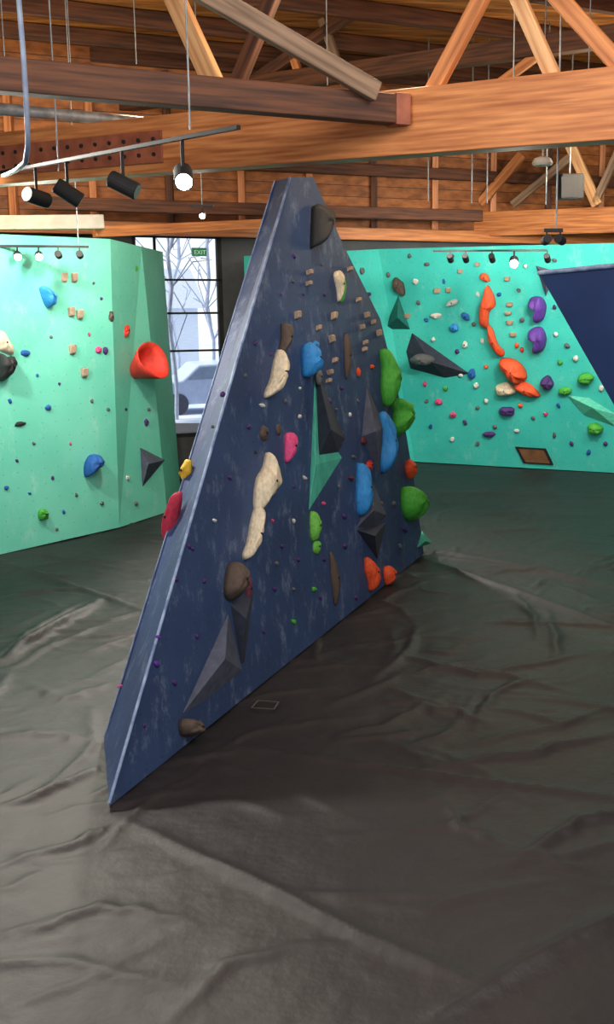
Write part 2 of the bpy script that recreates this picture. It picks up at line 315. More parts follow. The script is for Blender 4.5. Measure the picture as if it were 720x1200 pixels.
# ---------------------------------------------------------------- freestanding navy boulder
Bn=fl(128,945); Bf=fl(497,649); Ap=dep(340,208,9.7)
SB=plane3(Bn,Bf,Ap,'navy freestanding boulder')
front=[Bn,Bf]+[SB.at(*p) for p in((485,560),(471,478),(446,374),(403,288),(367,207))]+[Ap]
nf=len(front)
back=[]
Bk=fl(122,868); Apb=dep(322,212,9.85)
for i,p in enumerate(front):
    t=0.62-0.5*(p.z/4.4)
    q_=p-SB.N*t
    if i==0: q_=Bk
    elif i==nf-1: q_=Apb
    elif i==1: q_=p+Vector((-.55,.35,0)); q_.z=0
    back.append(q_)
f=[tuple(range(nf)),tuple(reversed(range(nf,2*nf)))]+[(i,i+nf,(i+1)%nf+nf,(i+1)%nf) for i in range(nf)]
bo=mk('climbing_boulder',front+back,f,M_NAVY,origin=(Bn+Bf)/2); tag(bo,'freestanding navy blue triangular plywood climbing boulder with chalk marks','climbing wall')
for o_ in (bo,lw,rw): fixn(o_)
child(rod('edge_trim',[Bn+Vector((0,0,.02)),Ap],.012,M_EDGE),bo)
child(rod('edge_trim',[Bk+Vector((0,0,.02)),Apb],.006,M_EDGE),bo)
SS=plane3(Bn,Bk,Ap,'navy freestanding boulder')
# right navy overhang
P1=dep(632,320,8.6); P2=dep(960,288,6.6); P3=fl(905,800); 
off=Vector((.9,1.3,0))
P1b=P1+Vector((.35,.5,.0)); P2b=P2+off; P3b=P3+off*.8
nb=mk('overhanging_boulder',[P1,P2,P3,P1b,P2b,P3b],[(0,1,2),(5,4,3),(0,3,4,1),(1,4,5,2),(2,5,3,0)],mat('deep_navy_paint',(34,52,96),(42,62,110),scale=2,rough=.6),origin=P3); fixn(nb)
tag(nb,'deep navy overhanging climbing prow with pale edge','climbing wall')
child(rod('edge_trim',[P1,P2],.02,M_EDGE),nb)
# ---------------------------------------------------------------- holds
def cat(pts,n=28):
    m=len(pts); out=[]
    for i in range(n):
        t=i/n*m; k=int(t); u=t-k
        a,b,c,d=[pts[(k+j)%m] for j in(-1,0,1,2)]
        out.append(tuple(.5*((2*b[x])+(-a[x]+c[x])*u+(2*a[x]-5*b[x]+4*c[x]-d[x])*u*u+(-a[x]+3*b[x]-3*c[x]+d[x])*u**3) for x in(0,1)))
    return out
def ell(px,py,w,h,rot=0,irr=.12,n=12):
    r=math.radians(rot); o=[]
    for i in range(n):
        a=2*math.pi*i/n; k=1+random.uniform(-irr,irr); x=w/2*k*math.cos(a); y=h/2*k*math.sin(a)
        o.append((px+x*math.cos(r)-y*math.sin(r),py+x*math.sin(r)+y*math.cos(r)))
    return o
def puff(sf,out,color,depth=.5,lean=.2,off=0,shape='rounded',name='climbing_hold',group=None,n=28,bolt=True,K=7,label=None,m=None):
    o2=cat(out,n); P=[sf.at(x,y,off) for x,y in o2]; c=sum(P,Vector())/n
    uv=[((p-c).dot(sf.U),(p-c).dot(sf.V)) for p in P]
    w=max(u for u,_ in uv)-min(u for u,_ in uv); h=max(v for _,v in uv)-min(v for _,v in uv)
    # a hold seen edge-on shows its depth as well as its width
    vd=(c-O); vd.z=0; vd.normalize(); nh=Vector((sf.N.x,sf.N.y,0)).normalized()
    k_=max(.2,abs(vd.dot(nh))); s_=math.sqrt(max(0,1-k_*k_)); Wa=w*k_
    D=min(Wa,h)*depth; w2=max(Wa*.45,Wa-.75*D*s_)/k_
    sg=1 if (vd.cross(Vector((0,0,1))).dot(nh))*(vd.cross(Vector((0,0,1))).dot(sf.U))>0 else -1
    c=c-sf.U*(sg*(Wa-w2*k_)/2/k_)
    uv=[(u*w2/w,v) for u,v in uv]; w=w2
    V=[];Fc=[]; sd=random.uniform(0,100)
    for k in range(K):
        t=math.pi/2*k/K; s=math.cos(t)**.75; z=D*math.sin(t)**.8
        for u,v in uv:
            nz=noise.noise(Vector((u*4/max(w,h),v*4/max(w,h),sd+k*.25)))
            ss=s*(1+.10*nz*(k>0)); zz=z*(1+.22*nz)
            sc_=max(0,v/(h/2))*max(0,1-abs(u)/(w*.45)) if h>0 else 0
            zz*=1-.28*sc_*math.sin(2*t)
            V.append(c+sf.U*(u*ss)+sf.V*(v*ss+lean*z)+sf.N*(zz-.002))
    V.append(c+sf.V*(lean*D)+sf.N*D)
    for k in range(K-1):
        for i in range(n): Fc.append((k*n+i,k*n+(i+1)%n,(k+1)*n+(i+1)%n,(k+1)*n+i))
    for i in range(n): Fc.append(((K-1)*n+i,(K-1)*n+(i+1)%n,K*n))
    Fc.append(tuple(reversed(range(n))))
    ob=mk(name,V,Fc,m or HC[color],origin=c,smooth=True); fixn(ob)
    tag(ob,label or f"{color} {shape} {name.replace('_',' ')} bolted to {sf.desc}",'climbing hold',group)
    if bolt and h>.12:
        bm_=cyl_mesh([.012,.012,.007],[-.02,.003,.004],10,M_BLK,'bolt'); b=bpy.data.objects.new('bolt',bm_); COL.objects.link(b)
        Mx=sf.N.to_track_quat('Z','Y').to_matrix().to_4x4(); Mx.translation=c+sf.V*(lean*D)+sf.N*(D+.001)
        b.matrix_world=Mx; b.parent=ob; b.matrix_parent_inverse=Matrix.Translation(ob.location).inverted()
    return ob
def edge(sf,px,py,w,h,color,rot=0,off=0):
    d=.05; c0=sf.at(px,py,off); vd=(c0-O); dist=vd.length; vd.z=0; vd.normalize(); nh=Vector((sf.N.x,sf.N.y,0)).normalized()
    s_=math.sqrt(max(0,1-vd.dot(nh)**2)); we=max(w*.45,w-d*s_*F/dist*.9)
    if s_>.6: px-=(w-we)/2*(1 if vd.cross(Vector((0,0,1))).dot(nh)>0 else -1)
    r=math.radians(rot); base=[]
    for x,y in((-1,-.8),(-.8,-1),(.8,-1),(1,-.8),(1,.8),(.7,1),(-.7,1),(-1,.8)):
        X_=x*we/2*(1-.12*y);Y_=y*h/2; base.append(sf.at(px+X_*math.cos(r)-Y_*math.sin(r),py+X_*math.sin(r)+Y_*math.cos(r),off))
    c=sum(base,Vector())/8
    V=[p-sf.N*.002 for p in base]+[c+(p-c)*.97+sf.N*d*.75+sf.V*.012 for p in base]+[c+(p-c)*.72+sf.N*d+sf.V*.012 for p in base]
    Fc=[tuple(reversed(range(8))),tuple(range(16,24))]+[(k*8+i,k*8+(i+1)%8,(k+1)*8+(i+1)%8,(k+1)*8+i) for k in(0,1) for i in range(8)]
    ob=mk('climbing_hold',V,Fc,HC[color],origin=c); fixn(ob)
    tag(ob,f"small {color} wooden crimp edge screwed to {sf.desc}",'climbing hold','small crimp edges on '+sf.desc); return ob
def vol(sf,poly,apex,h,m,lab,off=0):
    P=[sf.at(x,y,off)-sf.N*.002 for x,y in poly]; a=sf.at(apex[0],apex[1],off+h); n=len(P); c=sum(P,Vector())/n
    ob=mk('climbing_volume',P+[a],[(i,(i+1)%n,n) for i in range(n)]+[tuple(reversed(range(n)))],m,origin=c); fixn(ob); bevel(ob,.006,2)
    tag(ob,lab,'climbing volume'); return ob
def E(sf,px,py,w,h,color,rot=0,**k): return puff(sf,ell(px,py,w,h,rot),color,**k)
def foot(sf,px,py,s,color):
    return puff(sf,ell(px,py,s*random.uniform(.9,1.4),s*random.uniform(.8,1.2),random.uniform(0,90),.2,8),color,depth=.5,name='foothold',shape='small',group='small footholds on '+sf.desc,n=12,bolt=False,K=3)
# -- boulder
puff(SB,[(372,243),(390,254),(392,266),(380,280),(364,292),(367,262)],'black',depth=.7,shape='angular pocketed')
puff(SB,[(391,322),(399,318),(405,326),(403,345),(398,354),(396,342)],'cream',depth=.6,shape='curved')
puff(SB,[(400,330),(406,328),(405,345),(399,355)],'green',depth=.6,shape='slim',bolt=False)
for x,y,w,h in((363,320,8,6),(362,333,7,5),(392,371,8,9),(389,398,7,9),(387,437,7,6),(385,447,6,5),(430,370,6,7),(428,402,5,5),(427,410,5,5),(444,391,5,8),(420,352,5,5),(373,385,5,6),(410,316,6,5),(437,378,4,5),(349,370,8,9),(392,423,5,6),(424,384,4,6)):
    edge(SB,x,y,w,h,'tan',rot=random.uniform(-10,10))
puff(SB,[(333,380),(342,380),(344,392),(338,408),(330,416),(327,410),(332,395)],'brown',depth=.7,shape='long textured')
puff(SB,[(338,408),(340,418),(332,440),(318,462),(311,467),(310,460),(322,442),(330,420)],'cream',depth=.6,shape='crescent shaped')
puff(SB,[(356,408),(366,402),(373,412),(376,430),(367,440),(356,441),(353,425)],'blue',depth=.9,shape='bulbous')
E(SB,371,404,9,9,'blue',rot=20,off=.02)
E(SB,407,418,8,56,'brown',depth=.9,shape='long rough tufa')
E(SB,421,436,6,12,'orange')
vol(SB,[(369,440),(362,600),(402,536),(378,500)],(370,545),.06,HC['mint'],'thin mint green wedge climbing volume on navy boulder')
vol(SB,[(371,430),(405,514),(397,530),(371,541)],(388,503),.2,M_DARKV,'dark charcoal pyramid climbing volume on navy boulder')
E(SB,375,442,9,18,'grey',off=.05,shape='faceted')
puff(SB,[(448,410),(459,414),(468,430),(469,450),(461,470),(452,474),(447,455),(450,432)],'green',depth=.85,shape='large bulging')
puff(SB,[(459,470),(472,467),(481,480),(480,498),(468,510),(460,500),(464,484)],'green',depth=1,shape='large bulging')
puff(SB,[(472,572),(484,569),(495,580),(494,598),(482,607),(471,597)],'green',depth=1,shape='large bulging')
puff(SB,[(447,486),(456,483),(464,498),(465,525),(456,550),(447,552),(445,535),(450,515)],'blue',depth=.8,shape='large curved')
puff(SB,[(424,540),(432,546),(437,570),(432,596),(421,602),(417,585),(420,560)],'blue',depth=.8,shape='large curved')
vol(SB,[(430,452),(452,500),(446,560),(424,512)],(441,505),.16,M_GREY,'slate grey pyramid climbing volume on navy boulder')
vol(SB,[(419,618),(436,560),(454,604),(440,619)],(438,598),.14,M_GREY,'slate grey wedge climbing volume on navy boulder')
vol(SB,[(418,621),(453,612),(443,656)],(440,628),.16,M_DARKV,'dark charcoal wedge climbing volume on navy boulder')
E(SB,427,516,8,11,'maroon'); E(SB,434,545,9,12,'red',depth=.5)
puff(SB,[(429,652),(437,655),(447,662),(444,678),(437,690),(433,678),(428,668)],'orange',depth=.7,shape='flared')
puff(SB,[(451,664),(464,660),(465,672),(456,684),(451,680)],'orange',depth=.7,shape='flared')
E(SB,481,548,12,22,'orange',depth=.9)
vol(SB,[(489,642),(495,621),(507,637)],(499,634),.1,HC['mint'],'small mint green pyramid beside navy boulder base')
puff(SB,[(337,508),(350,507),(348,520),(341,536),(335,542),(334,528)],'pink',depth=.6,shape='knobbly')
puff(SB,[(322,527),(327,538),(332,562),(320,578),(306,590),(299,601),(297,585),(303,560),(315,545)],'cream',depth=.55,shape='large flowing')
puff(SB,[(308,591),(312,600),(305,626),(292,650),(286,656),(285,648),(293,632),(300,608)],'cream',depth=.55,shape='large flowing')
puff(SB,[(275,657),(287,654),(291,672),(286,692),(270,702),(262,694),(266,676)],'brown',depth=.8,shape='rough')
E(SB,292,690,8,34,'maroon',rot=8)
vol(SB,[(270,708),(298,690),(287,776),(283,780)],(289,725),.13,M_DARKV,'dark plum charcoal climbing volume on navy boulder')
vol(SB,[(268,718),(285,786),(240,822),(213,838)],(264,772),.12,M_GREY,'large slate grey pyramid volume low on boulder')
puff(SB,[(212,842),(230,838),(241,843),(238,852),(220,860),(210,858)],'brown',depth=.8,shape='smooth')
E(SB,393,676,12,62,'brown',depth=.7,rot=-6,shape='long rough tufa')
puff(SB,[(366,599),(376,602),(376,618),(369,634),(363,626)],'lime',depth=.7,shape='slim')
E(SB,372,640,10,17,'lime',rot=15)
E(SB,310,508,11,18,'brown'); E(SB,327,503,7,14,'brown')
for x,y,s,c in((369,690,6,'green'),(345,728,7,'green'),(262,462,7,'violet'),(222,640,6,'violet'),(226,643,5,'violet'),(186,746,7,'purple'),(184,777,8,'purple'),(207,678,6,'violet'),
   (308,475,6,'white'),(352,488,5,'white'),(352,455,4,'white'),(318,415,5,'violet'),(300,402,5,'violet'),(330,345,4,'purple'),(386,470,6,'violet'),(401,455,5,'violet'),(411,486,5,'white'),(412,560,6,'maroon'),
   (404,605,6,'violet'),(345,570,5,'violet'),(345,610,5,'white'),(331,640,5,'violet'),(322,690,6,'violet'),(270,560,5,'violet'),(252,610,5,'white'),(240,680,6,'violet'),(300,530,5,'black'),(405,640,6,'violet'),
   (380,590,5,'pink'),(420,470,5,'grey'),(437,430,5,'orange'),(398,570,5,'grey'),(350,655,5,'violet'),(418,700,5,'violet'),(232,745,6,'violet'),(250,500,5,'grey'),(288,440,5,'grey'),(346,300,5,'violet'),
   (356,345,4,'violet'),(381,345,4,'violet'),(320,610,5,'pink'),(395,480,5,'grey'),(475,620,6,'violet'),(462,590,6,'grey'),(376,700,5,'violet'),(310,740,5,'violet'),(205,800,6,'violet'),(170,850,6,'violet'),
   (335,470,5,'grey'),(292,500,5,'violet'),(358,560,5,'white'),(400,520,5,'violet'),(415,535,5,'grey'),(325,660,5,'grey'),(345,690,5,'grey'),(380,655,5,'violet'),(448,590,5,'grey'),(378,310,4,'grey'),(344,330,4,'grey'),(470,640,6,'grey')):
    foot(SB,x,y,s,c)
foot(SS,141,803,5,'pink')
def edgept(y): 
    t=(y-868)/(212-868); return 122+t*(322-122)
def rear(yc,w,h,color,shape,dx):
    best=min((abs((lambda p:(552-F*((p-O).dot(UP)/(p-O).dot(FW)))-yc)(Bk.lerp(Apb,k/200))),k) for k in range(201))[1]
    p=Bk.lerp(Apb,best/200)
    s=S(p,Vector((-.75,-.66,0)),'rear of navy boulder')
    return puff(s,ell(edgept(yc)+dx,yc,w,h,18,.1),color,depth=.6,shape=shape)
rear(604,13,64,'rose','long curved',-1)
rear(551,13,26,'yellow','rounded',-1)
# -- left wall
puff(SL,[(43,340),(52,336),(66,348),(65,360),(56,360)],'blue',depth=.8,shape='bulbous')
for x,y in((74,326),(86,326),(83,366),(93,369),(84,410),(98,437)): edge(SL,x,y,9,11,'tan')
puff(SL,[(-8,386),(4,388),(14,402),(19,417),(8,414),(-8,408)],'cream',depth=.4,shape='large flowing'); puff(SL,[(-8,415),(8,420),(20,418),(21,430),(14,442),(0,447),(-8,440)],'black',depth=.8,shape='large scooped')
E(SL,131,371,7,13,'brown'); E(SL2,147,389,12,17,'red',rot=20,depth=.7)
def funnel():
    base=SL2.at(158,436); rim=base+(RT*.34+UP*.20-Vector((0,1,0))*.22)*.95
    ax=(rim-base).normalized(); u=ax.cross(Vector((0,0,1))).normalized(); v=u.cross(ax); L=(rim-base).length
    prof=[(-.2,.07),(.0,.10),(.3,.16),(.7,.235),(1.0,.285),(1.03,.27),(.8,.21),(.5,.14),(.35,.03)]
    n=28; V=[];Fc=[]
    for t,r in prof:
        for i in range(n):
            a=2*math.pi*i/n; k=1+.06*math.sin(3*a+1)
            V.append(base+ax*(L*t)+u*(r*k*math.cos(a))+v*(r*k*math.sin(a)))
    for k in range(len(prof)-1):
        for i in range(n): Fc.append((k*n+i,k*n+(i+1)%n,(k+1)*n+(i+1)%n,(k+1)*n+i))
    Fc.append(tuple(reversed(range(n)))); Fc.append(tuple(range((len(prof)-1)*n,len(prof)*n)))
    ob=mk('climbing_hold',V,Fc,HC['red'],origin=base,smooth=True); fixn(ob)
    tag(ob,'big red orange funnel shaped climbing hold on mint green wall','climbing hold')
funnel()
E(SL,116,410,8,8,'pink'); E(SL,124,411,7,9,'violet'); E(SL,30,414,13,8,'royal'); E(SL,28,384,10,5,'grey'); E(SL,24,497,14,6,'black',rot=-10); E(SL,57,478,8,7,'royal')
vol(SL2,[(164,524),(194,539),(167,571)],(174,544),.15,M_GREY,'grey triangular climbing volume on mint wall')
puff(SL,[(99,545),(108,533),(120,534),(124,544),(112,552),(100,559)],'royal',depth=.7,shape='faceted')
E(SL,51,603,14,14,'green',depth=.7)
E(SL2,159,315,7,8,'green'); E(SL2,150,335,6,6,'pink'); E(SL2,172,495,6,8,'violet')
for x,y,s,c in((19,345,5,'pink'),(36,373,4,'royal'),(110,332,4,'grey'),(119,350,4,'violet'),(60,395,4,'grey'),(44,440,4,'royal'),(70,450,4,'violet'),(108,470,5,'grey'),(12,470,5,'royal'),(8,572,6,'royal'),(35,578,4,'royal'),
  (83,520,4,'pink'),(90,580,4,'grey'),(62,560,4,'violet'),(120,590,5,'grey'),(40,520,4,'grey'),(105,392,4,'pink'),(67,620,4,'grey'),(18,310,4,'grey'),(50,310,4,'grey'),(127,480,4,'grey'),(20,540,4,'violet'),(75,600,4,'royal')): foot(SL,x,y,s,c)
for x,y,s,c in((140,450,5,'brown'),(147,480,5,'violet'),(175,480,4,'grey'),(160,590,5,'grey'),(150,560,5,'white'),(152,360,5,'orange')): foot(SL2,x,y,s,c)
# -- right wall
E(SR,467,336,14,22,'brown',rot=-35,depth=.6)
vol(SR,[(450,386),(467,346),(481,386)],(466,372),.3,M_DGREEN,'bottle green pyramid climbing volume on turquoise wall')
vol(SR,[(483,390),(551,438),(522,443),(481,432),(476,412)],(505,424),.3,M_DARKV,'large dark charcoal pyramid volume on turquoise wall')
E(SR,494,421,30,13,'grey',off=.2,depth=.7,shape='smooth')
E(SR,553,438,10,12,'royal')
puff(SR,[(570,334),(579,345),(581,358),(573,366),(571,384),(562,380),(561,362),(565,350)],'orange',depth=.6,shape='large flame shaped')
E(SR,568,325,14,9,'orange',rot=30)
puff(SR,[(570,381),(577,386),(583,402),(592,412),(588,418),(577,408),(571,395)],'orange',depth=.6,shape='flame shaped')
puff(SR,[(583,421),(600,420),(614,430),(618,443),(606,448),(590,438)],'orange',depth=.7,shape='large')
puff(SR,[(601,449),(618,448),(634,463),(622,464),(606,458)],'orange',depth=.6,shape='slim')
puff(SR,[(580,452),(596,448),(606,458),(596,464),(582,462)],'cream',depth=.6,shape='rounded')
puff(SR,[(620,349),(634,348),(641,358),(637,374),(626,377),(627,362),(619,358)],'purple',depth=.8,shape='knobbly')
puff(SR,[(620,386),(634,383),(641,395),(637,410),(624,413),(628,400),(618,396)],'purple',depth=.8,shape='knobbly')
E(SR,641,449,16,17,'violet',depth=.7); E(SR,594,482,20,11,'violet',depth=.6); E(SR,573,509,15,7,'violet')
E(SR,686,443,20,14,'green',depth=.7); E(SR,662,458,16,10,'green',depth=.6); E(SR,697,502,20,13,'green',depth=.7)
vol(SR,[(664,463),(690,466),(724,486),(722,500),(684,486)],(695,478),.15,HC['mint'],'long mint green wedge volume on turquoise wall')
vol(SR,[(628,311),(652,318),(640,348)],(640,324),.2,M_GREY,'grey triangular climbing volume high on turquoise wall')
for x,y,w,h in((513,341,8,6),(526,340,6,6),(478,370,7,6),(598,357,8,5),(596,367,8,4),(598,378,8,5),(602,392,8,5),(560,310,6,5),(540,318,6,5),(595,327,7,5)): edge(SR,x,y,w,h,'tan')
E(SR,511,370,14,7,'white'); E(SR,530,355,16,7,'white',rot=-20); E(SR,546,371,12,7,'royal',rot=40); E(SR,487,330,8,7,'white'); E(SR,532,384,12,10,'blue'); E(SR,514,471,10,7,'pink'); E(SR,531,486,9,7,'pink'); E(SR,545,404,7,9,'white'); E(SR,558,452,7,7,'white')
for x,y,s,c in((455,322,6,'grey'),(450,408,6,'grey'),(490,355,5,'grey'),(500,375,5,'royal'),(508,398,5,'white'),(536,412,5,'violet'),(520,330,5,'royal'),(500,310,5,'grey'),(560,345,5,'white'),(585,345,5,'royal'),
   (608,340,5,'grey'),(612,375,5,'grey'),(606,405,6,'orange'),(612,410,6,'red'),(650,360,5,'violet'),(652,392,5,'white'),(665,405,6,'grey'),(657,425,6,'green'),(675,420,6,'white'),(560,478,5,'grey'),(545,495,5,'violet'),
   (580,500,5,'grey'),(606,505,5,'white'),(640,485,6,'pink'),(650,510,5,'grey'),(670,520,5,'violet'),(690,530,6,'royal'),(500,470,5,'grey'),(505,500,5,'royal'),(530,515,5,'white'),(560,520,5,'grey'),(498,450,5,'pink'),(522,455,5,'green'),
   (565,400,5,'white'),(555,380,5,'grey'),(645,330,6,'grey'),(670,330,6,'grey'),(570,430,5,'orange'),(570,470,6,'white'),(655,475,5,'royal'),(705,455,6,'white'),(710,520,5,'violet'),(610,475,5,'orange'),(625,490,5,'grey'),(540,440,5,'white'),
   (480,300,5,'grey'),(530,300,5,'violet'),(616,312,5,'white'),(650,305,5,'grey')): foot(SR,x,y,s,c)
for x,y,s,c in((425,318,6,'grey'),(433,345,6,'violet'),(478,445,5,'grey'),(475,520,5,'violet')): foot(SR2,x,y,s,c)
pl=[SR.at(x,y,.02) for x,y in((604,524),(640,526),(649,545),(614,543))]; c=sum(pl,Vector())/4
pl0=[p-SR.N*.019 for p in pl]
h=mk('access_hatch',pl0+pl,[(4,5,6,7),(0,1,5,4),(1,2,6,5),(2,3,7,6),(3,0,4,7)],M_BLK,origin=c); fixn(h); tag(h,'small wooden hatch low in turquoise wall','hatch')
ip=[c+(p-c)*.82+SR.N*.006 for p in pl]; child(mk('plywood_panel',ip,[(0,1,2,3)],mat('dark_brown_plywood',(96,66,42),(120,84,54))),h)  # hatch panel in dark brown plywood
# ---------------------------------------------------------------- trusses
Da=Vector((-3.6,2,0)).normalized(); Na=Vector((-Da.y,Da.x,0))
PA=Vector((1.6,8,0)); PA2=Vector((3.8,19,0)); PAm=Vector((2.7,13.5,0))
SA=S(PA,Na,'');SA2=S(PA2,Na,'');SAm=S(PAm,Na,'')
zb,zt=4.42,4.95
def alongA(sf,P,s,z,o_=.12): return P+Da*s+Vector((0,0,z))-sf.N*o_
def tb(name,lab,*a,**k):
    o_=beam(name,*a,**k); tag(o_,lab,'beam'); return o_
A=tb('timber_beam','massive orange fir truss bottom chord under roof',alongA(SA,PA,-5,(zb+zt)/2),alongA(SA,PA,9.2,(zb+zt)/2),.24,zt-zb,M_WOOD)
A2=tb('timber_beam','orange fir truss chord above turquoise wall',alongA(SA2,PA2,-5,(zb+zt)/2-.12),alongA(SA2,PA2,3.4,(zb+zt)/2-.12),.24,.46,M_WOOD)
q0=SA.at(474,142); zB=4.77
DB=Vector((2.93,1.5,0)).normalized()
b1=Vector((q0.x,q0.y,zB)); b0_=b1-DB*6.5
Bm=tb('timber_beam','dark brown timber tie beam meeting orange chord',b0_,b1,.18,.23,M_WOODD)
SBm=S(b1,Vector((1.5,-2.93,0)),'')
pe=beam('steel_end_plate',b1-DB*.12,b1+DB*.01,.2,.25,M_PLATE,.005); pe.parent=Bm; pe.matrix_parent_inverse=Bm.matrix_world.inverted()
tb('timber_beam','dark brown timber tie beam above boulder',Vector((-5.6,16.2,4.62)),Vector((1.3,19.0,4.62)),.15,.2,M_WOODD)
tb('timber_beam','mid brown timber purlin spanning the hall',dep(110,272,15.6),dep(320,262,17.6),.14,.16,M_WOOD)
def web(sf,a,b,w,m,lab,o_=.12):
    p=sf.at(*a)-sf.N*o_; q=sf.at(*b)-sf.N*o_
    return tb('truss_web',lab,p,q,.09,w,m)
web(SA,(165,-70),(243,100),.2,M_WOODL,'pale diagonal fir truss web member')
web(SA,(335,-70),(260,116),.14,M_WOODD,'brown diagonal fir truss web member')
web(SBm,(150,-50),(433,112),.16,M_WOODG,'long weathered diagonal brace with bolts',o_=-.15)
web(SA,(590,-70),(490,122),.13,M_WOOD,'brown diagonal fir truss web member')
web(SA,(572,-70),(648,100),.12,M_WOODL,'pale diagonal fir truss web member')
web(SA,(600,-60),(735,88),.14,M_WOOD,'brown diagonal fir truss web member')
tb('timber_beam','dark upper truss chord under plank ceiling',alongA(SAm,PAm,-6,6.55),alongA(SAm,PAm,9,6.35),.2,.26,M_WOODD)
tb('timber_beam','dark upper truss chord under plank ceiling',alongA(SA2,PA2,-5,6.5),alongA(SA2,PA2,3.4,6.5),.2,.26,M_WOODD)
tb('timber_beam','dark middle truss chord beyond main chord',alongA(SAm,PAm,-6,5.5),alongA(SAm,PAm,8,5.5),.16,.2,M_WOODD)
web(SAm,(330,40),(352,105),.12,M_WOOD,'brown truss web member')
web(SAm,(470,-30),(290,95),.18,M_WOODD,'dark brown diagonal brace')
web(SAm,(372,20),(400,98),.12,M_WOODG,'weathered truss web member')
web(SAm,(630,60),(560,112),.12,M_WOOD,'brown truss web member')
web(SAm,(60,20),(120,110),.14,M_WOOD,'brown truss web member')
web(SA2,(408,180),(434,240),.2,M_WOODL,'pale diagonal truss web member')
web(SA2,(478,170),(445,236),.2,M_WOOD,'brown diagonal truss web member')
web(SA2,(520,150),(530,240),.12,M_WOOD,'brown truss web member')
web(SA2,(610,180),(560,238),.18,M_WOOD,'brown diagonal truss web member')
web(SA2,(672,178),(598,240),.14,M_WOODG,'weathered diagonal truss web member')
web(SA2,(662,160),(698,240),.2,M_WOODL,'pale diagonal truss web member')
web(SA2,(730,160),(694,240),.14,M_WOODG,'weathered diagonal truss web member')
for i in range(9):
    y=6+i*2.0
    tb('ceiling_rafter','dark timber rafter beneath plank ceiling',Vector((-12.5,y-3,CZ-.13)),Vector((8.8,min(y+7.6,22.5),CZ-.13)),.12,.24,M_WOODD)
# studs and girts lining the upper part of the back wall
for i in range(15):
    s=-7.5+i*1.25
    o_=beam('wall_stud',wp(s,4.3,-.07),wp(s,CZ-.3,-.07),.1,.12,M_WOOD if i%3 else M_WOODD); tag(o_,'upright timber stud against upper back wall','beam','studs on the upper back wall')
o_=beam('timber_beam',wp(-8.5,5.45,-.2),wp(13,5.45,-.2),.12,.2,M_WOODD); tag(o_,'dark horizontal timber girt across back wall studs','beam')
o_=beam('timber_beam',wp(-8.5,4.32,-.2),wp(13,4.32,-.2),.12,.22,M_WOOD); tag(o_,'brown timber ledger along the back wall','beam')
pa,pb=SA.at(0,202),SA.at(192,192)
zz=4.66
pa=Vector((pa.x,pa.y,zz))+SA.N*.012; pb=Vector((pb.x,pb.y,zz))+SA.N*.012
plate=beam('steel_plate',pa,pb,.02,.3,M_PLATE,.004); plate.parent=A; plate.matrix_parent_inverse=A.matrix_world.inverted()
bmsh=cyl_mesh([.02,.02,.012],[0,.015,.02],8,M_BLK,'bolt')
for i in range(12):
    for dz in(-.07,.07):
        b=bpy.data.objects.new('bolt',bmsh); Mx=SA.N.to_track_quat('Z','Y').to_matrix().to_4x4(); Mx.translation=pa.lerp(pb,(i+.5)/12)+SA.N*.01+Vector((0,0,dz)); b.matrix_world=Mx; COL.objects.link(b); b.parent=A; b.matrix_parent_inverse=A.matrix_world.inverted()
wb=beam('painted_steel_beam',dep(-60,262,14.6),dep(122,260,15.2),.2,.2,M_WHT); tag(wb,'white painted steel beam above mint wall','beam')
pp=rod('steel_pipe',[dep(-80,120,10.2),dep(236,150,12.2)],.06,M_STEEL); tag(pp,'galvanised steel pipe running below roof timbers','pipe')
cb=rod('conduit_cable',[dep(20,-120,7),dep(22,0,7),dep(27,60,7),dep(31,120,7),dep(33,170,7.1),dep(30,190,7.4),dep(18,200,8.2),dep(4,206,9.2)],.018,mat('blue_grey_conduit',(110,124,150),(140,152,172))); tag(cb,'blue grey flexible conduit hanging from the roof','cable')
for (x,yb,dd) in((223,152,7.6),(69,200,9.2),(84,100,13),(602,100,11),(652,268,8.5),(553,238,17),(571,238,17),(502,235,17),(92,285,12.9),(640,240,16),(8,110,12),(160,75,13),(690,90,12),(384,100,12)):
    q_=dep(x,yb,dd); p=Vector((q_.x,q_.y,CZ))
    tag(rod('hanger_rod',[q_,p],.007 if dd<16 else .012,M_STEEL),'thin steel hanger rod dropping from the roof','rod','roof hanger rods')
